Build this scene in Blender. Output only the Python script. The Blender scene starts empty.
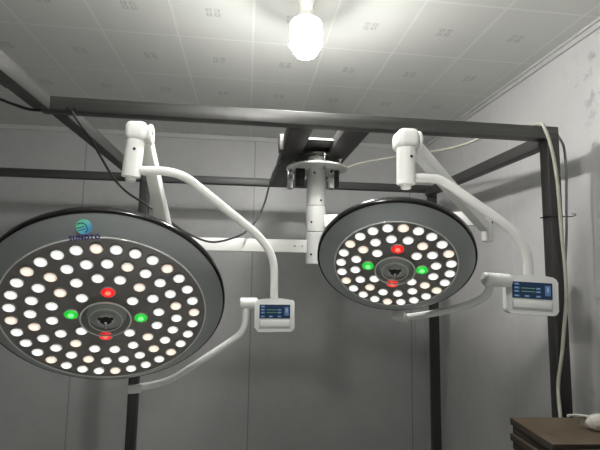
import bpy, bmesh, math, random
from mathutils import Matrix, Vector, Euler

random.seed(7)
scene = bpy.context.scene
COL = scene.collection
PI = math.pi

# ------------------------------------------------------------------ camera, world, exposure
cam_data = bpy.data.cameras.new('camera')
cam = bpy.data.objects.new('camera', cam_data)
COL.objects.link(cam)
cam_data.sensor_fit = 'HORIZONTAL'
cam_data.sensor_width = 36.0
cam_data.lens = 430.0 / 600.0 * 36.0
cam_data.clip_start = 0.02
pitch, yaw, roll = math.radians(6.25), math.radians(6.97), math.radians(0.9)
fwd = Vector((math.sin(yaw) * math.cos(pitch), math.cos(yaw) * math.cos(pitch), math.sin(pitch)))
right0 = Vector((math.cos(yaw), -math.sin(yaw), 0))
up0 = right0.cross(fwd)
cr, sr = math.cos(roll), math.sin(roll)
rgt = cr * right0 + sr * up0
upv = -sr * right0 + cr * up0
rot = Matrix((rgt, upv, -fwd)).transposed().to_4x4()
cam.matrix_world = Matrix.Translation((0, 0, 1.7)) @ rot
scene.camera = cam

world = bpy.data.worlds.new('world')
scene.world = world
world.use_nodes = True
world.node_tree.nodes['Background'].inputs[0].default_value = (0.6, 0.65, 0.7, 1)
world.node_tree.nodes['Background'].inputs[1].default_value = 0.02
scene.view_settings.view_transform = 'Standard'
scene.view_settings.look = 'None'
scene.view_settings.gamma = 1
scene.view_settings.use_curve_mapping = False
scene.view_settings.exposure = 0.06
BULB_POWER = 540.0           # emission of the ceiling bulb
FILL_POWER = 115.0        # unseen fill bulb added nearer the camera
SPOT_POWER = 340.0          # light of the LED arrays thrown at the floor
DIM_POWER = 14.0            # its upper rim
LED_POWER = 1.15             # emission of the lamp LEDs


# ------------------------------------------------------------------ materials
def new_mat(name):
    m = bpy.data.materials.new(name)
    m.use_nodes = True
    nt = m.node_tree
    return m, nt, nt.nodes['Principled BSDF']


def noise_mat(name, c1, c2, scale=8.0, rough=0.5, metal=0.0, detail=3.0, bump=0.0, coat=0.0, spec=0.5):
    m, nt, b = new_mat(name)
    tc = nt.nodes.new('ShaderNodeTexCoord')
    n = nt.nodes.new('ShaderNodeTexNoise')
    n.inputs['Scale'].default_value = scale
    n.inputs['Detail'].default_value = detail
    nt.links.new(tc.outputs['Object'], n.inputs['Vector'])
    r = nt.nodes.new('ShaderNodeValToRGB')
    r.color_ramp.elements[0].position = 0.3
    r.color_ramp.elements[1].position = 0.7
    r.color_ramp.elements[0].color = (*c1, 1)
    r.color_ramp.elements[1].color = (*c2, 1)
    nt.links.new(n.outputs['Fac'], r.inputs['Fac'])
    nt.links.new(r.outputs['Color'], b.inputs['Base Color'])
    b.inputs['Roughness'].default_value = rough
    b.inputs['Metallic'].default_value = metal
    b.inputs['Coat Weight'].default_value = coat
    b.inputs['Specular IOR Level'].default_value = spec
    if bump:
        bp = nt.nodes.new('ShaderNodeBump')
        bp.inputs['Strength'].default_value = bump
        bp.inputs['Distance'].default_value = 0.01
        nt.links.new(n.outputs['Fac'], bp.inputs['Height'])
        nt.links.new(bp.outputs['Normal'], b.inputs['Normal'])
    return m


def emit_mat(name, col, strength, base=(0.8, 0.8, 0.8)):
    m, nt, b = new_mat(name)
    b.inputs['Base Color'].default_value = (*base, 1)
    b.inputs['Emission Color'].default_value = (*col, 1)
    b.inputs['Emission Strength'].default_value = strength
    b.inputs['Roughness'].default_value = 0.25
    return m


def mnode(nt, op, a, b=None, c=None):
    n = nt.nodes.new('ShaderNodeMath')
    n.operation = op
    for i, v in enumerate((a, b, c)):
        if v is None:
            continue
        if isinstance(v, (int, float)):
            n.inputs[i].default_value = v
        else:
            nt.links.new(v, n.inputs[i])
    return n.outputs[0]


def mixc(nt, fac, a, b):
    n = nt.nodes.new('ShaderNodeMix')
    n.data_type = 'RGBA'
    if isinstance(fac, (int, float)):
        n.inputs[0].default_value = fac
    else:
        nt.links.new(fac, n.inputs[0])
    for i, v in ((6, a), (7, b)):
        if isinstance(v, tuple):
            n.inputs[i].default_value = (*v, 1)
        else:
            nt.links.new(v, n.inputs[i])
    return n.outputs[2]


def coords(nt):
    tc = nt.nodes.new('ShaderNodeTexCoord')
    s = nt.nodes.new('ShaderNodeSeparateXYZ')
    nt.links.new(tc.outputs['Object'], s.inputs[0])
    return tc, s.outputs[0], s.outputs[1], s.outputs[2]


def noise(nt, tc, scale, detail=4.0, rough=0.5):
    n = nt.nodes.new('ShaderNodeTexNoise')
    n.inputs['Scale'].default_value = scale
    n.inputs['Detail'].default_value = detail
    n.inputs['Roughness'].default_value = rough
    nt.links.new(tc.outputs['Object'], n.inputs['Vector'])
    return n.outputs['Fac']


def maprange(nt, v, a, b, c=0.0, d=1.0):
    n = nt.nodes.new('ShaderNodeMapRange')
    nt.links.new(v, n.inputs[0])
    for i, k in enumerate((a, b, c, d)):
        n.inputs[i + 1].default_value = k
    return n.outputs[0]


def ceiling_mat():
    m, nt, b = new_mat('ceiling_tiles')
    tc, x, y, z = coords(nt)
    TX, TY, Y0 = 0.395, 0.48, 1.77
    fx = mnode(nt, 'SUBTRACT', mnode(nt, 'FRACT', mnode(nt, 'ADD', mnode(nt, 'DIVIDE', x, TX), 100.0)), 0.5)
    fy = mnode(nt, 'SUBTRACT', mnode(nt, 'FRACT', mnode(nt, 'ADD', mnode(nt, 'DIVIDE', mnode(nt, 'SUBTRACT', y, Y0), TY), 100.0)), 0.5)
    ax = mnode(nt, 'MULTIPLY', mnode(nt, 'ABSOLUTE', fx), TX)
    ay = mnode(nt, 'MULTIPLY', mnode(nt, 'ABSOLUTE', fy), TY)
    lx = mnode(nt, 'GREATER_THAN', ax, TX / 2 - 0.006)
    ly = mnode(nt, 'GREATER_THAN', ay, TY / 2 - 0.006)
    line = mnode(nt, 'MAXIMUM', lx, ly)
    # small printed motif of four petals in the middle of each tile
    px = mnode(nt, 'ABSOLUTE', mnode(nt, 'SUBTRACT', ax, 0.020))
    py = mnode(nt, 'ABSOLUTE', mnode(nt, 'SUBTRACT', ay, 0.018))
    dd = mnode(nt, 'MAXIMUM', px, py)
    ring = mnode(nt, 'MULTIPLY', mnode(nt, 'LESS_THAN', dd, 0.0145), mnode(nt, 'GREATER_THAN', mnode(nt, 'ADD', px, py), 0.0065))
    nz = noise(nt, tc, 90.0, 2.0)
    motif = mnode(nt, 'MULTIPLY', ring, maprange(nt, nz, 0.35, 0.55, 0.10, 0.42))
    wide = noise(nt, tc, 1.7, 3.0)
    base = mixc(nt, maprange(nt, wide, 0.3, 0.7), (0.64, 0.655, 0.625), (0.70, 0.71, 0.68))
    c = mixc(nt, mnode(nt, 'MULTIPLY', line, 0.75), base, (0.80, 0.80, 0.78))
    c = mixc(nt, motif, c, (0.22, 0.22, 0.21))
    nt.links.new(c, b.inputs['Base Color'])
    b.inputs['Roughness'].default_value = 0.42
    bp = nt.nodes.new('ShaderNodeBump')
    bp.inputs['Strength'].default_value = 0.4
    bp.inputs['Distance'].default_value = 0.004
    nt.links.new(line, bp.inputs['Height'])
    nt.links.new(bp.outputs['Normal'], b.inputs['Normal'])
    return m


def back_wall_mat():
    m, nt, b = new_mat('grey_wall_panels')
    tc, x, y, z = coords(nt)
    f = mnode(nt, 'ABSOLUTE', mnode(nt, 'SUBTRACT', mnode(nt, 'FRACT', mnode(nt, 'ADD', mnode(nt, 'DIVIDE', mnode(nt, 'SUBTRACT', x, 0.05), 1.5), 10.5)), 0.5))
    seam = mnode(nt, 'LESS_THAN', f, 0.0035)
    n1 = noise(nt, tc, 2.3, 6.0, 0.6)
    n2 = noise(nt, tc, 9.0, 5.0, 0.65)
    c = mixc(nt, maprange(nt, n1, 0.3, 0.7), (0.48, 0.485, 0.485), (0.53, 0.53, 0.525))
    c = mixc(nt, maprange(nt, n2, 0.50, 0.72, 0.0, 0.35), c, (0.40, 0.40, 0.405))
    c = mixc(nt, mnode(nt, 'MULTIPLY', seam, 0.6), c, (0.18, 0.18, 0.18))
    nt.links.new(c, b.inputs['Base Color'])
    b.inputs['Roughness'].default_value = 0.38
    return m


def right_wall_mat():
    m, nt, b = new_mat('scuffed_white_wall')
    tc, x, y, z = coords(nt)
    f = mnode(nt, 'ABSOLUTE', mnode(nt, 'SUBTRACT', mnode(nt, 'FRACT', mnode(nt, 'ADD', mnode(nt, 'DIVIDE', mnode(nt, 'SUBTRACT', y, 2.546), 0.592), 10.5)), 0.5))
    seam = mnode(nt, 'MULTIPLY', mnode(nt, 'LESS_THAN', f, 0.006), mnode(nt, 'GREATER_THAN', y, 2.2))
    n1 = noise(nt, tc, 2.0, 5.0, 0.6)
    n2 = noise(nt, tc, 13.0, 6.0, 0.62)
    n3 = noise(nt, tc, 3.1, 2.0)
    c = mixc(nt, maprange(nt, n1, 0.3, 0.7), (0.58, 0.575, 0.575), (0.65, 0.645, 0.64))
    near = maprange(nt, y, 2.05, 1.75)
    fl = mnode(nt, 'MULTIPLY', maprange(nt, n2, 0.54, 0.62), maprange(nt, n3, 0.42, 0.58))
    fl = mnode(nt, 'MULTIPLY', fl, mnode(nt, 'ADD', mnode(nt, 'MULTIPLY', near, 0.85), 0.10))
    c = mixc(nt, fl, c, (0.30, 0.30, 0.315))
    c = mixc(nt, mnode(nt, 'MULTIPLY', seam, 0.5), c, (0.74, 0.74, 0.74))
    nt.links.new(c, b.inputs['Base Color'])
    b.inputs['Roughness'].default_value = 0.45
    bp = nt.nodes.new('ShaderNodeBump')
    bp.inputs['Strength'].default_value = 0.25
    bp.inputs['Distance'].default_value = 0.006
    nt.links.new(n2, bp.inputs['Height'])
    nt.links.new(bp.outputs['Normal'], b.inputs['Normal'])
    return m


def emblem_mat():
    m, nt, b = new_mat('emblem_print')
    tc, x, y, z = coords(nt)
    t = mnode(nt, 'ADD', mnode(nt, 'MULTIPLY', mnode(nt, 'SUBTRACT', x, y), 19.0), 0.5)
    r = nt.nodes.new('ShaderNodeValToRGB')
    e = r.color_ramp.elements
    e[0].position = 0.1
    e[0].color = (0.25, 1.0, 0.62, 1)
    e[1].position = 0.9
    e[1].color = (0.12, 0.55, 1.0, 1)
    k = e.new(0.5)
    k.color = (0.30, 1.0, 1.0, 1)
    nt.links.new(t, r.inputs['Fac'])
    nt.links.new(r.outputs['Color'], b.inputs['Base Color'])
    b.inputs['Roughness'].default_value = 0.4
    return m


def brushed_mat(name, c1, c2, axis, rough=0.44, metal=0.7):
    m, nt, b = new_mat(name)
    tc = nt.nodes.new('ShaderNodeTexCoord')
    mp = nt.nodes.new('ShaderNodeMapping')
    s = [40.0, 40.0, 40.0]
    s[axis] = 1.2
    mp.inputs['Scale'].default_value = s
    nt.links.new(tc.outputs['Object'], mp.inputs[0])
    n = nt.nodes.new('ShaderNodeTexNoise')
    n.inputs['Scale'].default_value = 1.0
    n.inputs['Detail'].default_value = 4.0
    nt.links.new(mp.outputs[0], n.inputs['Vector'])
    c = mixc(nt, maprange(nt, n.outputs['Fac'], 0.3, 0.7), c1, c2)
    nt.links.new(c, b.inputs['Base Color'])
    nt.links.new(maprange(nt, n.outputs['Fac'], 0.3, 0.7, rough - 0.06, rough + 0.1), b.inputs['Roughness'])
    b.inputs['Metallic'].default_value = metal
    return m


M = {
    'ceiling': ceiling_mat(),
    'back': back_wall_mat(),
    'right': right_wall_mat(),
    'plain_wall': noise_mat('pale_wall', (0.22, 0.22, 0.215), (0.27, 0.27, 0.265), 2.0, 0.6),
    'floor': noise_mat('grey_floor', (0.34, 0.34, 0.33), (0.42, 0.42, 0.41), 3.0, 0.6),
    'trim': noise_mat('white_trim', (0.52, 0.52, 0.51), (0.58, 0.58, 0.57), 4.0, 0.4),
    'steel_x': brushed_mat('grey_steel_beam', (0.075, 0.075, 0.072), (0.125, 0.125, 0.12), 0),
    'steel_back': brushed_mat('shaded_rear_beam', (0.05, 0.05, 0.05), (0.08, 0.08, 0.078), 0, 0.5, 0.4),  # front beam's steel again, its shade put into a darker colour
    'steel_y': brushed_mat('grey_steel_rail', (0.065, 0.066, 0.062), (0.10, 0.10, 0.095), 1, 0.48, 0.4),
    'steel_z': brushed_mat('shaded_steel_post', (0.035, 0.034, 0.034), (0.06, 0.058, 0.056), 2, 0.45, 0.3),  # same frame steel, shade on the posts put into the colour
    'steel_shaded': brushed_mat('shaded_steel_rail', (0.045, 0.043, 0.042), (0.075, 0.072, 0.07), 1, 0.45, 0.3),  # rail steel again, darker to carry the shade in its colour
    'bolt': noise_mat('dark_bolt', (0.02, 0.02, 0.02), (0.04, 0.04, 0.04), 60, 0.4, 0.6),
    'chrome': noise_mat('bright_metal', (0.65, 0.65, 0.66), (0.8, 0.8, 0.8), 30, 0.22, 1.0),
    'white': noise_mat('white_enamel', (0.78, 0.785, 0.755), (0.82, 0.82, 0.795), 5, 0.32, 0, coat=0.2),
    'column_grey': noise_mat('light_grey_enamel', (0.56, 0.565, 0.55), (0.61, 0.615, 0.60), 5, 0.35, 0, coat=0.15),
    'white2': noise_mat('off_white_plastic', (0.72, 0.73, 0.70), (0.77, 0.78, 0.75), 5, 0.38),
    'grey_plate': noise_mat('grey_plastic_strip', (0.78, 0.79, 0.76), (0.82, 0.83, 0.80), 6, 0.4),
    'recess': noise_mat('grey_recess', (0.45, 0.46, 0.45), (0.50, 0.51, 0.50), 6, 0.5),
    'bezel': noise_mat('grey_green_bezel', (0.36, 0.39, 0.385), (0.41, 0.44, 0.435), 3, 0.34, 0.25),
    'black_rim': noise_mat('gloss_black_rim', (0.008, 0.008, 0.008), (0.014, 0.014, 0.014), 10, 0.16, 0, spec=0.35),
    'lens': noise_mat('dark_lens_plate', (0.19, 0.18, 0.168), (0.25, 0.236, 0.22), 14, 0.22),
    'acrylic': noise_mat('clear_acrylic_edge', (0.75, 0.78, 0.74), (0.85, 0.87, 0.83), 12, 0.2),
    'cup': noise_mat('led_reflector', (0.62, 0.60, 0.56), (0.74, 0.72, 0.68), 40, 0.25, 0.5),
    'led_white': emit_mat('led_white_light', (1.0, 0.985, 0.95), LED_POWER),
    'led_warm': emit_mat('led_warm_light', (1.0, 0.80, 0.62), LED_POWER * 0.95),
    'led_white_edge': emit_mat('led_white_edge', (0.93, 0.93, 0.88), LED_POWER * 0.62),
    'led_warm_edge': emit_mat('led_warm_edge', (0.95, 0.76, 0.58), LED_POWER * 0.60),
    'led_red': emit_mat('led_red_light', (1.0, 0.012, 0.01), LED_POWER * 0.75, (0.6, 0.02, 0.02)),
    'led_green': emit_mat('led_green_light', (0.01, 0.75, 0.04), LED_POWER * 0.6, (0.02, 0.5, 0.05)),
    'led_red_core': emit_mat('led_red_core', (1.0, 0.16, 0.10), LED_POWER * 1.4, (0.6, 0.02, 0.02)),
    'led_green_core': emit_mat('led_green_core', (0.25, 1.0, 0.30), LED_POWER * 1.0, (0.02, 0.5, 0.05)),
    'socket': noise_mat('handle_socket', (0.48, 0.49, 0.48), (0.56, 0.57, 0.55), 30, 0.35, 0.1),
    'emblem': emblem_mat(),
    'emblem_dark': noise_mat('emblem_line', (0.02, 0.16, 0.26), (0.03, 0.2, 0.3), 30, 0.4),
    'navy': noise_mat('navy_print', (0.03, 0.02, 0.22), (0.04, 0.03, 0.28), 30, 0.4),
    'screen': emit_mat('navy_screen', (0.012, 0.03, 0.065), 0.55, (0.01, 0.015, 0.03)),
    'ui_blue': emit_mat('screen_blue', (0.07, 0.15, 0.30), 0.5, (0.05, 0.08, 0.12)),
    'ui_green': emit_mat('screen_green', (0.16, 0.30, 0.16), 0.5, (0.05, 0.08, 0.06)),
    'ui_white': emit_mat('screen_white', (0.40, 0.50, 0.62), 0.6, (0.1, 0.1, 0.1)),
    'black_cable': noise_mat('black_cable', (0.012, 0.012, 0.012), (0.022, 0.022, 0.022), 30, 0.45),
    'grey_cable': noise_mat('beige_grey_cable', (0.36, 0.35, 0.29), (0.44, 0.43, 0.36), 20, 0.5),
    'mid_cable': noise_mat('grey_cable', (0.22, 0.22, 0.21), (0.28, 0.28, 0.27), 20, 0.5),
    'white_cable': noise_mat('white_cable', (0.60, 0.60, 0.56), (0.68, 0.68, 0.64), 20, 0.5),
    'card': noise_mat('brown_cardboard', (0.085, 0.062, 0.038), (0.118, 0.086, 0.054), 7, 0.75, bump=0.1),
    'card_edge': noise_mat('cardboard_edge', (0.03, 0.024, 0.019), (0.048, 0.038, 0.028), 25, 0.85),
    'stain': noise_mat('cardboard_stain', (0.05, 0.035, 0.025), (0.07, 0.05, 0.03), 20, 0.8),
    'bulb': emit_mat('bulb_light', (1.0, 0.985, 0.945), BULB_POWER),
    'fill_bulb': emit_mat('fill_bulb_light', (1.0, 0.985, 0.955), FILL_POWER),
    'bulb_dim': emit_mat('bulb_faint_light', (1.0, 0.985, 0.945), DIM_POWER),
    'bulb_body': noise_mat('bulb_body', (0.78, 0.76, 0.72), (0.84, 0.82, 0.78), 10, 0.4),
}


def clear_mat(name, tint, fac):
    m, nt, b = new_mat(name)
    nt.nodes.remove(b)
    out = nt.nodes['Material Output']
    t = nt.nodes.new('ShaderNodeBsdfTransparent')
    t.inputs[0].default_value = (*tint, 1)
    g = nt.nodes.new('ShaderNodeBsdfGlossy')
    g.inputs['Color'].default_value = (0.9, 0.9, 0.9, 1)
    g.inputs['Roughness'].default_value = 0.12
    mx = nt.nodes.new('ShaderNodeMixShader')
    mx.inputs[0].default_value = fac
    nt.links.new(t.outputs[0], mx.inputs[1])
    nt.links.new(g.outputs[0], mx.inputs[2])
    nt.links.new(mx.outputs[0], out.inputs[0])
    return m


M['clear'] = clear_mat('clear_handle_plate', (0.90, 0.92, 0.90), 0.10)


def wrap_mat():
    m, nt, b = new_mat('plastic_wrap')
    tc = nt.nodes.new('ShaderNodeTexCoord')
    n = noise(nt, tc, 22.0, 4.0)
    b.inputs['Base Color'].default_value = (0.66, 0.63, 0.58, 1)
    b.inputs['Roughness'].default_value = 0.25
    b.inputs['Coat Weight'].default_value = 0.6
    bp = nt.nodes.new('ShaderNodeBump')
    bp.inputs['Strength'].default_value = 0.7
    bp.inputs['Distance'].default_value = 0.015
    nt.links.new(n, bp.inputs['Height'])
    nt.links.new(bp.outputs['Normal'], b.inputs['Normal'])
    return m


M['wrap'] = wrap_mat()

# ------------------------------------------------------------------ object helpers
W = {}          # world matrix of every object built here


def thing(name, loc, label, cat, group=None):
    o = bpy.data.objects.new(name, None)
    COL.objects.link(o)
    o.empty_display_size = 0.05
    o.location = loc
    o['label'] = label
    o['category'] = cat
    if group:
        o['group'] = group
    W[o] = Matrix.Translation(loc)
    return o


def obj(name, bm, mats, parent=None, mat=None, smooth=None):
    """Link bm as one mesh. Without mat the vertices are world coordinates; with mat they are local to that world matrix."""
    if mat is None:
        mat = Matrix.Translation(W[parent].to_translation()) if parent else Matrix.Identity(4)
        bm.transform(mat.inverted())
    bmesh.ops.recalc_face_normals(bm, faces=bm.faces[:])
    me = bpy.data.meshes.new(name)
    bm.to_mesh(me)
    bm.free()
    for m in (mats if isinstance(mats, (list, tuple)) else [mats]):
        me.materials.append(M[m])
    if smooth is not None:
        me.polygons.foreach_set('use_smooth', [True] * len(me.polygons))
        me.set_sharp_from_angle(angle=math.radians(smooth))
    o = bpy.data.objects.new(name, me)
    COL.objects.link(o)
    place(o, mat, parent)
    return o


def place(o, mat, parent=None):
    W[o] = mat
    if parent:
        o.parent = parent
        o.matrix_basis = W[parent].inverted() @ mat
    else:
        o.matrix_basis = mat


def tag(o, label, cat, group=None):
    o['label'] = label
    o['category'] = cat
    if group:
        o['group'] = group
    return o


def struct(name, bm, m):
    o = obj(name, bm, m)
    o['kind'] = 'structure'
    return o


def box(bm, a, b, bev=0.0, mi=0, seg=2):
    ctr = [(p + q) / 2 for p, q in zip(a, b)]
    sz = [abs(q - p) for p, q in zip(a, b)]
    t = bmesh.new()
    bmesh.ops.create_cube(t, size=1.0, matrix=Matrix.Translation(ctr) @ Matrix.Diagonal((*sz, 1)))
    if bev:
        bmesh.ops.bevel(t, geom=t.edges[:], offset=bev, segments=seg, affect='EDGES', profile=0.5)
    for f in t.faces:
        f.material_index = mi
    merge(bm, t)


def merge(bm, t, mat=None):
    if mat is not None:
        t.transform(mat)
    vs = [bm.verts.new(v.co) for v in t.verts]
    t.verts.index_update()
    for f in t.faces:
        try:
            nf = bm.faces.new([vs[v.index] for v in f.verts])
            nf.material_index = f.material_index
        except ValueError:
            pass
    t.free()


def B(*args, **kw):
    bm = bmesh.new()
    box(bm, *args, **kw)
    return bm


def lathe(bm, prof, n=48, mat=None, mi=0, mis=None):
    """Revolve (r, z) profile around Z."""
    t = bmesh.new()
    rings = []
    for r, z in prof:
        if r < 1e-6:
            rings.append([t.verts.new((0, 0, z))])
        else:
            rings.append([t.verts.new((r * math.cos(2 * PI * i / n), r * math.sin(2 * PI * i / n), z)) for i in range(n)])
    for k in range(len(rings) - 1):
        a, b = rings[k], rings[k + 1]
        m = mis[k] if mis else mi
        for i in range(n):
            j = (i + 1) % n
            if len(a) == 1 and len(b) == 1:
                continue
            if len(a) == 1:
                f = t.faces.new((a[0], b[i], b[j]))
            elif len(b) == 1:
                f = t.faces.new((a[i], b[0], a[j]))
            else:
                f = t.faces.new((a[i], b[i], b[j], a[j]))
            f.material_index = m
    merge(bm, t, mat)


def L(prof, n=48, mat=None, mis=None):
    bm = bmesh.new()
    lathe(bm, prof, n, mat, 0, mis)
    return bm


def axis_mat(p, d):
    d = Vector(d).normalized()
    q = Vector((0, 0, 1)).rotation_difference(d)
    return Matrix.Translation(p) @ q.to_matrix().to_4x4()


def cyl(p, q, r, n=32, bev=0.002):
    p, q = Vector(p), Vector(q)
    h = (q - p).length
    return L([(0, 0), (r - bev, 0), (r, bev), (r, h - bev), (r - bev, h), (0, h)], n, axis_mat(p, q - p))


def catmull(pts, sub=6):
    P = [Vector(p) for p in pts]
    P = [2 * P[0] - P[1]] + P + [2 * P[-1] - P[-2]]
    out = []
    for i in range(1, len(P) - 2):
        p0, p1, p2, p3 = P[i - 1:i + 3]
        for k in range(sub):
            t = k / sub
            out.append(0.5 * ((2 * p1) + (p2 - p0) * t + (2 * p0 - 5 * p1 + 4 * p2 - p3) * t * t + (3 * p1 - p0 - 3 * p2 + p3) * t ** 3))
    out.append(P[-2])
    return out


def rounded(pts, rad=0.05, sub=8):
    """Polyline with its corners rounded by arcs (quadratic)."""
    P = [Vector(p) for p in pts]
    out = [P[0]]
    for i in range(1, len(P) - 1):
        a, b, c = P[i - 1], P[i], P[i + 1]
        r1 = min(rad, (a - b).length * 0.45)
        r2 = min(rad, (c - b).length * 0.45)
        s = b + (a - b).normalized() * r1
        e = b + (c - b).normalized() * r2
        for k in range(sub + 1):
            t = k / sub
            out.append(s * (1 - t) ** 2 + b * 2 * t * (1 - t) + e * t * t)
    out.append(P[-1])
    return out


def sweep(pts, r, n=14, rr=None):
    bm = bmesh.new()
    P = [Vector(p) for p in pts]
    tan = []
    for i in range(len(P)):
        a = P[max(i - 1, 0)]
        b = P[min(i + 1, len(P) - 1)]
        tan.append((b - a).normalized())
    ref = Vector((0, 0, 1)) if abs(tan[0].z) < 0.9 else Vector((1, 0, 0))
    x = tan[0].cross(ref).normalized()
    rings = []
    for i, p in enumerate(P):
        if i:
            q = tan[i - 1].rotation_difference(tan[i])
            x = (q @ x).normalized()
        y = tan[i].cross(x).normalized()
        rad = rr(i / (len(P) - 1)) if rr else r
        rings.append([bm.verts.new(p + (x * math.cos(2 * PI * k / n) + y * math.sin(2 * PI * k / n)) * rad) for k in range(n)])
    for a, b in zip(rings, rings[1:]):
        for k in range(n):
            j = (k + 1) % n
            bm.faces.new((a[k], a[j], b[j], b[k]))
    bm.faces.new(rings[0][::-1])
    bm.faces.new(rings[-1])
    return bm


def prism(outline, y0, y1, bev=0.0, seg=3):
    """Outline in XZ extruded along Y from y0 to y1."""
    bm = bmesh.new()
    a = [bm.verts.new((x, y0, z)) for x, z in outline]
    b = [bm.verts.new((x, y1, z)) for x, z in outline]
    n = len(a)
    fa = bm.faces.new(a)
    fb = bm.faces.new(b[::-1])
    for i in range(n):
        j = (i + 1) % n
        bm.faces.new((a[i], b[i], b[j], a[j]))
    if bev:
        ed = list(set(fa.edges[:]) | set(fb.edges[:]))
        bmesh.ops.bevel(bm, geom=ed, offset=bev, segments=seg, affect='EDGES', profile=0.5)
    return bm


def taper_bar(p, q, w0, h0, w1, h1, bev=0.006):
    """Rectangular bar from p to q, width across, height in its vertical plane, tapering."""
    p, q = Vector(p), Vector(q)
    d = (q - p).normalized()
    s = d.cross(Vector((0, 0, 1))).normalized()
    u = s.cross(d).normalized()
    bm = bmesh.new()
    ra = [bm.verts.new(p + s * a * w0 / 2 + u * b * h0 / 2) for a, b in ((-1, -1), (1, -1), (1, 1), (-1, 1))]
    rb = [bm.verts.new(q + s * a * w1 / 2 + u * b * h1 / 2) for a, b in ((-1, -1), (1, -1), (1, 1), (-1, 1))]
    for i in range(4):
        j = (i + 1) % 4
        bm.faces.new((ra[i], ra[j], rb[j], rb[i]))
    bm.faces.new(ra[::-1])
    bm.faces.new(rb)
    bmesh.ops.recalc_face_normals(bm, faces=bm.faces[:])
    bmesh.ops.bevel(bm, geom=bm.edges[:], offset=bev, segments=2, affect='EDGES', profile=0.5)
    return bm


# ------------------------------------------------------------------ room shell
XR, XL, YB, YF, ZC = 1.68, -3.2, 3.95, -2.2, 2.95
struct('floor', B((XL - .1, YF - .1, -0.1), (XR + .1, YB + .1, 0)), 'floor')
struct('ceiling', B((XL - .1, YF - .1, ZC), (XR + .1, YB + .1, ZC + .1)), 'ceiling')
struct('wall_back', B((XL - .1, YB, 0), (XR + .1, YB + .1, ZC)), 'back')
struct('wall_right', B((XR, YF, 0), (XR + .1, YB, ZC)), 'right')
struct('wall_left', B((XL - .1, YF, 0), (XL, YB, ZC)), 'plain_wall')
struct('wall_front', B((XL - .1, YF - .1, 0), (XR + .1, YF, ZC)), 'plain_wall')
tb = bmesh.new()
box(tb, (XR - 0.014, YF, ZC - 0.042), (XR, YB, ZC), 0.003)
box(tb, (XR - 0.026, YF, ZC - 0.016), (XR, YB, ZC), 0.003)
struct('trim_1', tb, 'trim')
tb = bmesh.new()
box(tb, (XL, YB - 0.014, ZC - 0.042), (XR - 0.026, YB, ZC), 0.003)
struct('trim_2', tb, 'trim')
tb = bmesh.new()
box(tb, (1.585, YB - 0.012, 0.75), (XR, YB, 1.36), 0.003)
struct('trim_3', tb, 'back')

# ------------------------------------------------------------------ steel frame
Z0, Z1 = 2.340, 2.400
fr = thing('steel_frame', (0.3, 2.5, 0), 'dark square-tube steel gantry frame carrying the two surgical lamps', 'frame')
beam = obj('front_beam', B((-0.86, 1.80, Z0), (1.44, 1.86, Z1), 0.004), 'steel_x', fr, smooth=30)
for x in (-0.74, -0.712):
    obj('bolt', cyl((x, 1.80, 2.335 + 0.012), (x, 1.79, 2.335 + 0.012), 0.008, 12, 0.001), 'bolt', beam, smooth=40)
obj('rear_beam', B((-2.7, 3.20, 2.345), (1.48, 3.26, 2.400), 0.004), 'steel_back', fr, smooth=30)
rl = obj('side_rail', B((-0.875, -0.9, Z0), (-0.812, 1.80, Z1), 0.004), 'steel_y', fr, smooth=30)
obj('joint_sleeve', B((-0.8765, 1.36, Z0 - 0.0015), (-0.8105, 1.60, Z1 + 0.0015), 0.001), 'steel_y', rl, smooth=30)
obj('side_rail', B((-0.83, 1.86, Z0), (-0.768, 3.20, Z1), 0.004), 'steel_y', fr, smooth=30)
obj('side_rail', B((1.38, 1.86, 2.313), (1.44, 3.20, 2.372), 0.004), 'steel_shaded', fr, smooth=30)
obj('post', B((1.38, 1.80, 0), (1.44, 1.86, Z0), 0.004), 'steel_z', fr, smooth=30)
obj('post', B((1.42, 3.20, 0), (1.48, 3.26, 2.345), 0.004), 'steel_z', fr, smooth=30)
obj('post', B((-0.79, 3.20, 0), (-0.725, 3.26, 2.345), 0.004), 'steel_z', fr, smooth=30)
obj('post', B((-0.875, -0.96, 0), (-0.812, -0.9, Z1), 0.004), 'steel_z', fr, smooth=30)
obj('cross_beam', B((0.172, 1.86, 2.342), (0.282, 3.20, 2.398), 0.004), 'steel_shaded', fr, smooth=30)
obj('cross_beam', B((0.425, 1.86, 2.342), (0.545, 3.20, 2.398), 0.004), 'steel_shaded', fr, smooth=30)

# ------------------------------------------------------------------ mounting column
CX, CY = 0.368, 2.30
mt = thing('mounting_column', (CX, CY, 2.058), 'white round steel column with wide flange bolted under the frame, holding both lamp arms', 'lamp mount')
T = Matrix.Translation((CX, CY, 0))
obj('top_plate', B((0.283, 2.12, 2.368), (0.424, 2.80, 2.384), 0.002), 'steel_shaded', mt, smooth=30)  # shade of the underside put into the plate's dark colour
obj('lit_edge', B((0.283, 2.112, 2.374), (0.424, 2.120, 2.384), 0.002), 'white2', mt, smooth=30)  # pale strip paints the lit front edge of the plate
obj('upper_disc', L([(0, 2.331), (0.093, 2.331), (0.095, 2.333), (0.095, 2.339), (0.093, 2.341), (0, 2.341)], 48, T), 'steel_y', mt, smooth=40)
obj('neck', L([(0, 2.272), (0.056, 2.272), (0.056, 2.284), (0.048, 2.298), (0.046, 2.331), (0, 2.331)], 40, T), 'white', mt, smooth=40)
obj('flange', L([(0, 2.260), (0.165, 2.260), (0.168, 2.263), (0.168, 2.269), (0.165, 2.272), (0, 2.272)], 64, T), 'column_grey', mt, smooth=40)
obj('column', L([(0, 2.058), (0.052, 2.058), (0.053, 2.06), (0.053, 2.259), (0, 2.259)], 40, T), 'column_grey', mt, smooth=40)
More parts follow.
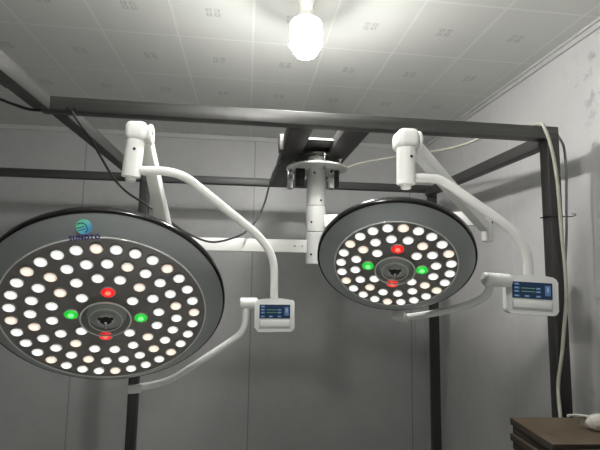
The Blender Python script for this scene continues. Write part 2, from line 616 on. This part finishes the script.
for x, y, mname in ((CX - 0.146, CY - 0.012, 'chrome'), (CX + 0.073, CY - 0.050, 'chrome')):
    bm = B((x - 0.016, y - 0.004, 2.148), (x + 0.016, y + 0.004, 2.260), 0.001)
    box(bm, (x - 0.016, y - 0.004, 2.148), (x + 0.016, y + 0.03, 2.154), 0.001)
    h = obj('hanger_bracket', bm, mname, mt, smooth=30)
    obj('bolt', cyl((x, y - 0.003, 2.245), (x, y - 0.012, 2.245), 0.007, 10, 0.001), 'bolt', h, smooth=40)
obj('junction_box', B((0.250, 2.26, 2.165), (0.300, 2.35, 2.259), 0.004), 'bolt', mt, smooth=30)
for a in (285, 20, 150, 350):
    x, y = CX + 0.128 * math.cos(math.radians(a)), CY + 0.128 * math.sin(math.radians(a))
    if a == 285:
        x, y = 0.392, 2.19
    bm = cyl((x, y, 2.240), (x, y, 2.330), 0.0055, 12, 0.001)
    for zz in (2.272, 2.251, 2.318):
        lathe(bm, [(0, zz), (0.011, zz), (0.011, zz + 0.008), (0, zz + 0.008)], 6, Matrix.Translation((x, y, 0)))
    obj('threaded_rod', bm, 'chrome', mt, smooth=30)
obj('junction_box', B((0.452, 2.27, 2.165), (0.490, 2.34, 2.259), 0.004), 'bolt', mt, smooth=30)
obj('clamp', B((0.148, 2.13, 2.318), (0.171, 2.20, 2.402), 0.003), 'steel_y', mt, smooth=30)
for a, zz in ((250, 2.235), (290, 2.085)):
    d = Vector((math.cos(math.radians(a)), math.sin(math.radians(a)), 0))
    p = Vector((CX, CY, zz)) + d * 0.0515
    obj('set_screw', cyl(p, p + d * 0.004, 0.006, 12, 0.001), 'bolt', mt, smooth=40)


# ------------------------------------------------------------------ surgical lamps
def head_matrix(c, az, el):
    n = Vector((math.sin(az) * math.cos(el), -math.cos(az) * math.cos(el), -math.sin(el)))
    u = n.cross(Vector((0, 0, 1))).normalized()
    v = u.cross(n)
    r = Matrix((-u, v, n)).transposed().to_4x4()
    return Matrix.Translation(c) @ r


def led_mesh(r, kind):
    bm = bmesh.new()
    # reflector cup rim then the glowing lens
    lathe(bm, [(r * 1.16, -0.001), (r * 1.16, 0.003), (r * 1.0, 0.0045)], 20, None, 0)
    if kind in ('red', 'green'):
        lathe(bm, [(r * 1.0, 0.0045), (r * 0.8, 0.0065), (r * 0.45, 0.0082)], 20, None, 1)
        lathe(bm, [(r * 0.45, 0.0082), (0, 0.009)], 20, None, 2)
        mats = ['cup', 'led_' + kind, 'led_' + kind + '_core']
    else:
        lathe(bm, [(r * 1.0, 0.0045), (r * 0.86, 0.0062), (r * 0.70, 0.0074)], 20, None, 1)
        lathe(bm, [(r * 0.70, 0.0074), (r * 0.4, 0.0085), (0, 0.009)], 20, None, 2)
        mats = ['cup', 'led_' + kind + '_edge', 'led_' + kind]
    me = bpy.data.meshes.new('led')
    bmesh.ops.recalc_face_normals(bm, faces=bm.faces[:])
    bm.to_mesh(me)
    bm.free()
    for m in mats:
        me.materials.append(M[m])
    me.polygons.foreach_set('use_smooth', [True] * len(me.polygons))
    me.set_sharp_from_angle(angle=math.radians(40))
    return me


def torus(R, r, z, n=64, k=10):
    bm = bmesh.new()
    rings = []
    for i in range(n):
        a = 2 * PI * i / n
        rings.append([bm.verts.new(((R + r * math.cos(2 * PI * j / k)) * math.cos(a), (R + r * math.cos(2 * PI * j / k)) * math.sin(a), z + r * math.sin(2 * PI * j / k))) for j in range(k)])
    for i in range(n):
        a, b = rings[i], rings[(i + 1) % n]
        for j in range(k):
            jj = (j + 1) % k
            bm.faces.new((a[j], b[j], b[jj], a[jj]))
    return bm


def lamp_head(parent, c, az, el, R, h, rl, rings, rled, rh, logo):
    """R outer radius, h bezel height, rl lens radius; rings = (radius, count, phase in degrees)."""
    Mx = head_matrix(c, az, el)
    # housing: shallow white bowl behind
    hd = obj('lamp_head', L([(R - 0.006, -0.024), (R - 0.02, -0.038), (R * 0.8, -0.060), (R * 0.45, -0.085), (R * 0.2, -0.092), (0, -0.092)], 96), 'white', parent, Mx, 40)
    obj('rim', L([(R - 0.010, -0.027), (R - 0.002, -0.026), (R + 0.003, -0.020), (R + 0.003, -0.003), (R - 0.001, 0.001), (R - 0.006, 0.001)], 128), 'black_rim', hd, Mx, 60)
    obj('bezel', L([(R - 0.004, 0.001), (R - 0.012, h * 0.22), (rl + 0.012, h * 0.90), (rl + 0.004, h)], 128), 'bezel', hd, Mx, 50)
    obj('lens_plate', L([(rl + 0.002, h - 0.002), (rl - 0.004, h - 0.001), (0, h - 0.001)], 128), 'lens', hd, Mx, 40)
    obj('lens_ring', torus(rl + 0.002, 0.0024, h + 0.0005, 128, 8), 'acrylic', hd, Mx, 60)
    meshes = {k: led_mesh(rled * (1.18 if k in ('red', 'green') else 1.0), k) for k in ('white', 'warm', 'red', 'green')}
    for ri, (rr, cnt, ph) in enumerate(rings):
        inner = ri == len(rings) - 1
        for i in range(cnt):
            a = math.radians(180 - (ph + 360.0 * i / cnt))
            kind = 'white'
            if inner:
                kind = {0: 'red', 2: 'green', 4: 'red', 6: 'green'}.get(i, 'white')
            elif i % 4 == (1, 2, 2)[min(ri, 2)]:
                kind = 'warm'
            rad = rr * (0.88 if inner and i == 4 else 1.0)
            o = bpy.data.objects.new('led', meshes[kind])
            COL.objects.link(o)
            place(o, Mx @ Matrix.Translation((rad * math.cos(a), rad * math.sin(a), h)), hd)
            if kind in ('red', 'green'):
                o['label'] = 'glowing %s indicator LED beside the handle' % kind
    # sterile handle mount in the middle: clear plate on a short socket
    z = h + 0.016
    obj('handle_plate', L([(0, z), (rh, z), (rh, z + 0.004), (0, z + 0.004)], 64), 'clear', hd, Mx, 40)
    obj('handle_ring', torus(rh, 0.0026, z + 0.002, 64, 8), 'acrylic', hd, Mx, 60)
    obj('handle_ring', torus(rh * 0.66, 0.0014, z + 0.005, 64, 8), 'acrylic', hd, Mx, 60)
    bm = L([(0, h - 0.0005), (rh * 0.80, h - 0.0005), (rh * 0.70, h + 0.006), (rh * 0.40, h + 0.010), (rh * 0.34, z + 0.006), (0, z + 0.006)], 40)
    sk = obj('handle_socket', bm, 'socket', hd, Mx, 30)
    bm = L([(rh * 0.24, z + 0.0062), (rh * 0.22, z + 0.0075), (0, z + 0.0075)], 24)
    for k in range(3):
        a = 2 * PI * k / 3 + 0.5
        lathe(bm, [(rh * 0.07, z + 0.0062), (rh * 0.07, z + 0.009), (0, z + 0.009)], 10, Matrix.Translation((rh * 0.28 * math.cos(a), rh * 0.28 * math.sin(a), 0)))
    obj('handle_hub', bm, 'bolt', hd, Mx, 30)
    obj('handle_pin', B((-0.004, -rh * 0.42, z + 0.004), (0.004, -rh * 0.02, z + 0.012), 0.002), 'chrome', hd, Mx, 30)
    # the beam of all LEDs together, thrown along the lamp's axis
    ld = bpy.data.lights.new('led_beam', 'SPOT')
    ld.energy = SPOT_POWER * (R / 0.35) ** 2
    ld.spot_size = math.radians(62)
    ld.spot_blend = 0.6
    ld.shadow_soft_size = rl * 0.5
    lo_ = bpy.data.objects.new('led_beam', ld)
    COL.objects.link(lo_)
    place(lo_, Mx @ Matrix.Translation((0, 0, h + 0.05)) @ Matrix.Rotation(PI, 4, 'X'), hd)
    if logo:
        a0 = math.radians(180 - 82.5)
        er = Vector((math.cos(a0), math.sin(a0), 0))
        et = Vector((math.sin(a0), -math.cos(a0), 0))          # to the viewer's right
        slope = ((er * (R - rl - 0.024)) + Vector((0, 0, -h * 0.68))).normalized()
        nn = et.cross(slope)

        def tangent(rad, off):
            f = (R - 0.012 - rad) / (R - rl - 0.024)
            zz = h * 0.22 + f * h * 0.68
            p = er * rad + Vector((0, 0, zz)) + nn * off
            m3 = Matrix((et, slope, nn)).transposed().to_4x4()
            return Mx @ Matrix.Translation(p) @ m3
        Me = tangent(0.3165, 0.0012)
        obj('emblem', L([(0.0200, 0), (0.0200, 0.0006), (0, 0.0006)], 40), 'emblem', hd, Me, 40)
        # darker swooshes across the emblem
        bm = bmesh.new()
        for pts, w in (([(-0.022, 0.010), (-0.008, 0.014), (0.006, 0.008), (0.010, -0.002)], 0.0026),
                       ([(-0.024, -0.004), (-0.010, -0.002), (0.002, 0.002)], 0.0022),
                       ([(0.008, 0.004), (0.012, -0.010), (0.006, -0.022)], 0.0022),
                       ([(-0.020, -0.014), (-0.006, -0.010), (0.004, -0.006)], 0.0020)):
            cp = catmull([(x * 0.72, y * 0.72, 0) for x, y in pts], 5)
            for p, q in zip(cp, cp[1:]):
                d = (q - p).normalized()
                s = Vector((-d.y, d.x, 0)) * w / 2
                vs = [bm.verts.new((v.x, v.y, 0.0012)) for v in (p - s, q - s, q + s, p + s)]
                bm.faces.new(vs)
        obj('emblem_lines', bm, 'emblem_dark', hd, Me)
        cu = bpy.data.curves.new('lettering', 'FONT')
        cu.body = 'SUNDTO'
        cu.size = 0.0165
        cu.align_x = 'CENTER'
        cu.space_character = 1.2
        cu.offset = 0.0006
        cu.extrude = 0.0003
        to = bpy.data.objects.new('lettering', cu)
        COL.objects.link(to)
        dg = bpy.context.evaluated_depsgraph_get()
        me = bpy.data.meshes.new_from_object(to.evaluated_get(dg))
        bpy.data.objects.remove(to)
        me.materials.clear()
        me.materials.append(M['navy'])
        lo = bpy.data.objects.new('lettering', me)
        COL.objects.link(lo)
        place(lo, tangent(0.2875, 0.0030), hd)
    return hd


def control_panel(parent, ctr, rz, tilt, rolly, w=0.150, hh=0.118, d=0.045):
    """Yoke control box with touch screen; local X right, -Y to the viewer, Z up."""
    Mx = Matrix.Translation(ctr) @ Euler((tilt, rolly, rz)).to_matrix().to_4x4()
    out = []
    rc = 0.014
    for cx, cz, a0 in ((w / 2 - rc, -hh / 2 + rc, -90), (w / 2 - rc, hh / 2 - rc, 0)):
        for k in range(6):
            a = math.radians(a0 + 90 * k / 5)
            out.append((cx + rc * math.cos(a), cz + rc * math.sin(a)))
    for k in range(1, 9):                                    # gently arched top
        t = k / 9
        x = (w / 2 - rc) * (1 - 2 * t)
        out.append((x, hh / 2 + 0.006 * (1 - (1 - 2 * t) ** 2)))
    for cx, cz, a0 in ((-w / 2 + rc, hh / 2 - rc, 90), (-w / 2 + rc, -hh / 2 + rc, 180)):
        for k in range(6):
            a = math.radians(a0 + 90 * k / 5)
            out.append((cx + rc * math.cos(a), cz + rc * math.sin(a)))
    bx = obj('control_panel', prism(out, -d / 2, d / 2, 0.006), 'white2', parent, Mx, 40)
    f = -d / 2
    sw, sh, sz = w * 0.77, hh * 0.43, hh * 0.13
    obj('screen', B((-sw / 2, f - 0.002, sz - sh / 2), (sw / 2, f + 0.002, sz + sh / 2), 0.0008), 'screen', bx, Mx, 30)
    bm = bmesh.new()
    y0, y1 = f - 0.0027, f - 0.0018

    def q(x, z, ww, hhh, mi):
        box(bm, (sw * (x - ww / 2), y0, sz + sh * (z - hhh / 2)), (sw * (x + ww / 2), y1, sz + sh * (z + hhh / 2)), 0, mi)
    for zz in (0.36, 0.13, -0.09, -0.36):
        q(-0.39, zz, 0.13, 0.13, 0)
        q(-0.39, zz, 0.07, 0.045, 2)
    for zz in (0.12, -0.08):
        q(-0.10, zz, 0.34, 0.045, 1)
    q(-0.13, -0.36, 0.12, 0.12, 0)
    q(-0.13, -0.36, 0.07, 0.045, 2)
    for zz in (0.12, -0.08, -0.36):
        q(0.15, zz, 0.12, 0.12, 0)
        q(0.15, zz, 0.07, 0.045, 2)
    q(0.385, 0.02, 0.14, 0.62, 0)
    q(0.385, 0.08, 0.05, 0.30, 2)
    obj('screen_icons', bm, ['ui_blue', 'ui_green', 'ui_white'], bx, Mx)
    obj('grip_recess', B((-w * 0.385, f - 0.0012, -hh * 0.40), (w * 0.385, f + 0.002, -hh * 0.15), 0.0008), 'recess', bx, Mx, 30)
    obj('grip_plate', B((-w * 0.36, f - 0.0035, -hh * 0.335), (w * 0.36, f + 0.001, -hh * 0.145), 0.0012), 'white2', bx, Mx, 30)
    return bx


def surgical_lamp(label, base, hub_z, arm_z, arm_end, elbow_r, spring_end, spring_top, cyl_top, cyl_bot, tube, panel, knob, lower, bracket, head):
    t = thing('surgical_lamp', base, label, 'surgical lamp', 'pair of ceiling surgical lamps')
    # rotating hub round the column, horizontal extension arm, knuckle at its end
    T = Matrix.Translation((CX, CY, 0))
    z0, z1 = hub_z
    hub = L([(0, z0), (0.051, z0), (0.053, z0 + 0.002), (0.053, z1 - 0.002), (0.051, z1), (0, z1)], 40, T)
    hb = obj('hub', hub, 'column_grey', t, smooth=40)
    for a in (235,):
        d = Vector((math.cos(math.radians(a)), math.sin(math.radians(a)), 0))
        p = Vector((CX, CY, z0 + 0.05)) + d * 0.0515
        obj('set_screw', cyl(p, p + d * 0.004, 0.006, 12, 0.001), 'bolt', hb, smooth=40)
    A = Vector((CX, CY, arm_z))
    E_ = Vector((arm_end[0], arm_end[1], arm_z))
    dirv = (E_ - A).normalized()
    arm = obj('extension_arm', taper_bar(A + dirv * 0.051, E_, 0.05, 0.068, 0.05, 0.068, 0.003), 'white', t, smooth=30)
    side = dirv.cross(Vector((0, 0, 1)))
    if side.y > 0:
        side = -side
    for k in (0.075, 0.115):
        p = A + dirv * k + side * 0.0245
        obj('screw', cyl(p, p + side * 0.002, 0.006, 12, 0.0005), 'recess', arm, smooth=40)
    kz0, kz1 = arm_z - 0.115, arm_z + 0.04
    kn = obj('elbow', cyl((E_.x, E_.y, kz0), (E_.x, E_.y, kz1), elbow_r, 32, 0.006), 'white', t, smooth=40)
    p = Vector((E_.x, E_.y, arm_z - 0.02)) + Vector((0.6, -0.8, 0)) * (elbow_r - 0.002)
    obj('screw', cyl(p, p + Vector((0.6, -0.8, 0)) * 0.004, 0.006, 12, 0.0005), 'bolt', kn, smooth=40)
    # spring arm down from the joint to the elbow
    S0 = Vector(spring_top)
    S1 = Vector(spring_end[:3])
    d = (S0 - S1).normalized()
    obj('spring_arm', taper_bar(S0, S1 + d * 0.02, 0.038, 0.055, spring_end[3], spring_end[4], 0.006), 'white2', t, smooth=30)
    # vertical joint: sleeve, bent cap, pivot ear
    ct, cb = Vector(cyl_top), Vector(cyl_bot)
    ax = (ct - cb).normalized()
    r = 0.031
    sl = obj('joint_sleeve', cyl(cb, ct, r, 36, 0.002), 'white', t, smooth=40)
    p = cb + (ct - cb) * 0.72 + Vector((0.25, -0.97, 0)) * (r - 0.001)
    obj('screw', cyl(p, p + Vector((0.25, -0.97, 0)) * 0.003, 0.005, 12, 0.0005), 'bolt', sl, smooth=40)
    obj('lower_plug', cyl(cb - ax * 0.016, cb + ax * 0.002, 0.017, 24, 0.004), 'grey_plate', t, smooth=40)
    bm = B((-0.0325, -0.0325, -0.004), (0.042, 0.060, 0.066), 0.022, seg=5)
    obj('joint_cap', bm, 'white', t, Matrix.Translation(ct), 50)
    bm = cyl(ct + Vector((0.040, 0.014, 0.030)), ct + Vector((0.054, 0.014, 0.030)), 0.036, 32, 0.004)
    pv = obj('pivot_ear', bm, 'white', t, smooth=40)
    q = ct + Vector((0.052, 0.004, 0.032))
    obj('screw', cyl(q, q + Vector((0.005, 0, 0)), 0.006, 12, 0.0005), 'recess', pv, smooth=40)
    # bent yoke tube from the sleeve to the control panel
    obj('yoke_tube', sweep(rounded(tube, 0.055, 8), 0.0152, 20), 'white', t, smooth=60)
    control_panel(t, *panel)
    obj('yoke_knuckle', cyl(knob[0], knob[1], 0.0215, 28, 0.003), 'white2', t, smooth=40)
    obj('lower_arm', sweep(rounded(lower, 0.06, 8), 0.0125, 18), 'white2', t, smooth=60)
    br = obj('head_bracket', taper_bar(bracket[0], bracket[1], 0.045, 0.030, 0.040, 0.028, 0.005), 'white2', t, smooth=30)
    br['label'] = 'bracket joining the lower arm to the back edge of the dome'
    lamp_head(t, *head)
    return t


surgical_lamp(
    'larger surgical lamp on the left, wide round dome with blue emblem and about eighty LEDs',
    (CX, CY, 1.76), (1.744, 1.914), 1.838, (-0.385, 2.31), 0.036, (-0.392, 2.30, 1.763, 0.064, 0.085), (-0.368, 1.530, 2.172),
    (-0.392, 1.50, 2.140), (-0.400, 1.50, 2.012),
    [(-0.385, 1.50, 2.036), (-0.288, 1.50, 2.040), (-0.222, 1.515, 2.028), (0.050, 1.636, 1.830), (0.105, 1.66, 1.750), (0.108, 1.66, 1.590)],
    ((0.110, 1.66, 1.534), 0.02, -0.10, 0.0),
    ((-0.020, 1.664, 1.579), (0.045, 1.664, 1.579)),
    [(0.003, 1.664, 1.583), (0.001, 1.662, 1.478), (-0.057, 1.662, 1.434), (-0.270, 1.676, 1.293), (-0.400, 1.692, 1.267)],
    ((-0.375, 1.615, 1.285), (-0.400, 1.70, 1.262)),
    ((-0.4173, 1.4059, 1.5828), 0.1461, 0.6999, 0.35, 0.0336, 0.288,
     [(0.2551, 32, 75.85), (0.203, 24, 78.4), (0.150, 16, 84.0), (0.097, 8, 95.0)], 0.0157, 0.070, True))

surgical_lamp(
    'smaller surgical lamp on the right, round dome without emblem and about fifty LEDs',
    (CX, CY, 1.93), (1.917, 2.056), 1.975, (1.165, 1.97), 0.027, (1.145, 1.945, 1.925, 0.044, 0.050), (0.556, 1.395, 2.148),
    (0.522, 1.36, 2.120), (0.521, 1.36, 1.996),
    [(0.528, 1.36, 2.019), (0.600, 1.36, 2.022), (0.645, 1.357, 2.018), (0.853, 1.295, 1.848), (0.893, 1.28, 1.775), (0.893, 1.28, 1.690)],
    ((0.896, 1.282, 1.637), -0.33, -0.08, 0.045),
    ((0.745, 1.285, 1.687), (0.830, 1.285, 1.683)),
    [(0.770, 1.285, 1.690), (0.757, 1.288, 1.634), (0.725, 1.36, 1.598), (0.661, 1.48, 1.561), (0.590, 1.58, 1.536)],
    ((0.545, 1.518, 1.552), (0.592, 1.592, 1.532)),
    ((0.4765, 1.3519, 1.7367), -0.3218, 0.8316, 0.25, 0.0217, 0.191,
     [(0.1719, 24, 82.83), (0.1265, 16, 85.0), (0.085, 8, 95.5)], 0.0156, 0.062, False))

# ------------------------------------------------------------------ ceiling bulb and added fill bulb
def light_bulb(x, y, label, prof, mis, hot):
    z0 = ZC - 0.301
    lb = thing('light_bulb', (x, y, z0), label, 'light bulb', 'bulbs hanging below the tiled ceiling')
    T = Matrix.Translation((x, y, z0))
    obj('envelope', L(prof, 40, T, mis), [hot, 'bulb_dim'], lb, smooth=60)
    obj('neck', L([(0.058, 0.164), (0.050, 0.174), (0.034, 0.196), (0.026, 0.208), (0, 0.208)], 32, T), 'bulb_body', lb, smooth=50)
    obj('socket', L([(0.028, 0.206), (0.030, 0.210), (0.030, 0.250), (0.050, 0.282), (0.057, 0.301), (0, 0.301)], 32, T), 'bulb_body', lb, smooth=40)
    return lb


shell = [(0, 0), (0.026, 0.001), (0.044, 0.008), (0.072, 0.056), (0.073, 0.080), (0.073, 0.142), (0.069, 0.155), (0.058, 0.164)]
light_bulb(0.233, 1.80, 'glaring white light bulb on the tiled ceiling above the front beam', shell, [1, 1, 0, 1, 1, 1, 1], 'bulb')
light_bulb(-0.05, 0.80, 'unseen white fill bulb added on the tiled ceiling nearer the camera, above the picture', shell, [0] * 7, 'fill_bulb')  # added out of view to brighten the lamp arms and domes

# ------------------------------------------------------------------ cables
bc = obj('power_cable', sweep(catmull([(-0.722, 1.788, 2.334), (-0.688, 1.80, 2.283), (-0.658, 1.85, 2.233), (-0.640, 1.90, 2.187), (-0.611, 2.00, 2.114), (-0.574, 2.10, 2.065), (-0.502, 2.2, 2.021), (-0.387, 2.215, 1.942), (-0.305, 2.2, 1.889), (-0.186, 2.2, 1.844), (-0.072, 2.2, 1.867), (0.012, 2.25, 1.925), (0.08, 2.33, 2.05), (0.118, 2.40, 2.199), (0.150, 2.40, 2.293), (0.200, 2.40, 2.335)], 5), 0.0055, 10), 'black_cable', smooth=60)
tag(bc, 'thin black cable sagging from the front beam behind the larger lamp to the column mount', 'cable')
bc = obj('power_cable', sweep(catmull([(-0.840, 1.790, 2.332), (-0.890, 1.785, 2.333), (-0.956, 1.785, 2.353), (-1.049, 1.785, 2.378), (-1.5, 1.79, 2.46), (-2.2, 1.79, 2.62), (-3.195, 1.79, 2.80)], 6), 0.006, 10), 'black_cable', smooth=60)
tag(bc, 'black cable running off to the left from the front beam end', 'cable')
gc = obj('power_cable', sweep(catmull([(0.56, 3.05, 2.41), (0.80, 3.02, 2.50), (1.031, 2.9, 2.529), (1.16, 2.6, 2.488), (1.21, 2.3, 2.442), (1.225, 2.0, 2.420), (1.270, 1.88, 2.412), (1.325, 1.83, 2.409), (1.340, 1.806, 2.411), (1.350, 1.788, 2.402), (1.356, 1.783, 2.38), (1.372, 1.78, 2.33), (1.397, 1.785, 2.232), (1.410, 1.785, 2.092), (1.415, 1.785, 1.908), (1.424, 1.785, 1.728), (1.422, 1.785, 1.595), (1.405, 1.785, 1.477), (1.389, 1.785, 1.365), (1.358, 1.78, 1.221), (1.325, 1.73, 1.105), (1.325, 1.725, 1.0)], 5), 0.0075, 12), 'grey_cable', smooth=60)
tag(gc, 'pale grey cable draped over the beam corner and down the right front post', 'cable')
gc = obj('power_cable', sweep(catmull([(1.43, 1.845, 2.410), (1.463, 1.86, 2.405), (1.495, 1.87, 2.372), (1.517, 1.875, 2.345), (1.530, 1.88, 2.300), (1.540, 1.89, 2.193), (1.540, 1.90, 2.046), (1.530, 1.90, 1.875), (1.50, 1.90, 1.60), (1.48, 1.90, 1.20), (1.47, 1.90, 0.4), (1.47, 1.90, 0.006)], 5), 0.006, 12), 'mid_cable', smooth=60)
tag(gc, 'darker grey cable hanging behind the right front post beside the scuffed wall', 'cable')
bm = bmesh.new()
zt = 1.973
merge(bm, sweep(rounded([(1.374, 1.793, zt), (1.446, 1.793, zt), (1.446, 1.868, zt), (1.374, 1.868, zt), (1.374, 1.793, zt + 0.002)], 0.004, 3), 0.0022, 8))
merge(bm, sweep(catmull([(1.446, 1.793, zt), (1.470, 1.79, zt - 0.001), (1.492, 1.79, zt + 0.006), (1.494, 1.79, zt + 0.012), (1.476, 1.79, zt + 0.012)], 5), 0.0020, 8))
tag(obj('cable_tie', bm, 'black_cable', smooth=60), 'thin black tie with a loose tail round the right front post and its cable', 'cable tie')

# ------------------------------------------------------------------ cardboard and parcel, lower right
def carton(name, x0, x1, y0, y1, z0, z1, rz, label, group):
    c = Vector(((x0 + x1) / 2, (y0 + y1) / 2, 0))
    mat = Matrix.Translation((c.x, c.y, z0)) @ Matrix.Rotation(rz, 4, 'Z')
    w, d, h = (x1 - x0) / 2, (y1 - y0) / 2, z1 - z0
    bm = bmesh.new()
    box(bm, (-w, -d, 0), (w, d, h), min(0.004, h * 0.2))
    for f in bm.faces:
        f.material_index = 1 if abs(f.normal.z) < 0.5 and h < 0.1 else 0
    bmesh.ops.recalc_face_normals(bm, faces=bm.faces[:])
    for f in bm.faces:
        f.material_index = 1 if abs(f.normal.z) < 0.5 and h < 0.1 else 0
    o = obj(name, bm, ['card', 'card_edge'], None, mat, 30)
    tag(o, label, 'cardboard', group)
    return o, mat


G1 = 'flattened cartons on the rear pile'
carton('cardboard_box', 1.09, 1.60, 1.43, 1.70, 0.0, 0.50, 0.0, 'closed brown carton at the foot of the rear pile', 'closed cartons under the piles')
carton('cardboard_box', 1.09, 1.60, 1.43, 1.70, 0.501, 1.000, 0.0, 'closed brown carton under the flattened sheets of the rear pile', 'closed cartons under the piles')
zz = 1.001
names = ['lowest flattened brown carton of the rear pile by the post', 'second lowest flattened brown carton of the rear pile by the post',
         'second highest flattened brown carton of the rear pile by the post', 'topmost flattened brown carton of the rear pile, right in front of the post']
for k in range(4):
    dx = (0.004, -0.006, 0.006, -0.004)[k]
    o, mt4 = carton('flattened_carton', 1.085 + dx, 1.60 + dx, 1.425, 1.705, zz, zz + 0.029, -0.05 + (0.02, -0.02, 0.015, -0.03)[k], names[k], G1)
    if k == 3:
        bm = bmesh.new()
        for cx, cy, rx, ry in ((-0.20, -0.045, 0.014, 0.006), (0.0, -0.10, 0.008, 0.003), (0.06, 0.05, 0.005, 0.004)):
            vs = [bm.verts.new((cx + rx * math.cos(a) * (1 + 0.3 * math.sin(3 * a)), cy + ry * math.sin(a), 0.0296)) for a in [2 * PI * i / 16 for i in range(16)]]
            bm.faces.new(vs)
        obj('stain', bm, 'stain', o, mt4)
    zz += 0.030
G2 = 'flattened cartons on the front pile'
carton('cardboard_box', 1.07, 1.60, 0.95, 1.39, 0.0, 0.54, 0.0, 'closed brown carton at the foot of the front pile', 'closed cartons under the piles')
carton('cardboard_box', 1.07, 1.60, 0.95, 1.39, 0.541, 1.058, 0.0, 'closed brown carton under the flattened sheets of the front pile', 'closed cartons under the piles')
carton('flattened_carton', 1.065, 1.60, 0.95, 1.395, 1.059, 1.087, -0.02, 'lower flattened brown carton of the pile nearer the camera', G2)
carton('flattened_carton', 1.072, 1.605, 0.95, 1.398, 1.088, 1.117, -0.03, 'upper flattened brown carton of the pile nearer the camera', G2)

ztop = 1.121
bm = bmesh.new()
path = catmull([(1.310, 1.572, ztop + 0.016), (1.325, 1.566, ztop + 0.020), (1.350, 1.556, ztop + 0.027), (1.42, 1.535, ztop + 0.030), (1.52, 1.510, ztop + 0.030), (1.60, 1.495, ztop + 0.028)], 6)
merge(bm, sweep(path, 0.03, 28, lambda s: 0.014 + 0.017 * min(1.0, max(0.0, (s - 0.03) / 0.2)) - 0.003 * max(0, s - 0.8) * 5))
for v in bm.verts:
    k = 1 + 0.05 * math.sin(61 * v.co.x + 3) * math.cos(47 * v.co.z) + 0.03 * math.sin(130 * v.co.y)
    v.co.z = max(ztop + 0.001, ztop + (v.co.z - ztop) * k)
pc = thing('wrapped_parcel', (1.45, 1.53, ztop), 'white roll wrapped in clear plastic lying on the brown cartons', 'parcel')
obj('roll', bm, 'wrap', pc, smooth=60)
tail = sweep(catmull([(1.318, 1.569, ztop + 0.016), (1.302, 1.575, ztop + 0.013), (1.286, 1.582, ztop + 0.014)], 5), 0.012, 16, lambda s: 0.012 + 0.006 * s)
for v in tail.verts:
    v.co.z = max(ztop + 0.001, v.co.z)
obj('twisted_end', tail, 'clear', pc, smooth=60)
wc = obj('power_cable', sweep(catmull([(1.335, 1.700, ztop + 0.006), (1.352, 1.706, ztop + 0.006), (1.385, 1.700, ztop + 0.007), (1.440, 1.665, ztop + 0.006), (1.500, 1.640, ztop + 0.006), (1.585, 1.640, ztop + 0.006)], 6), 0.0055, 10), 'white_cable', smooth=60)
tag(wc, 'white cable lying across the brown cartons behind the plastic-wrapped roll', 'cable')
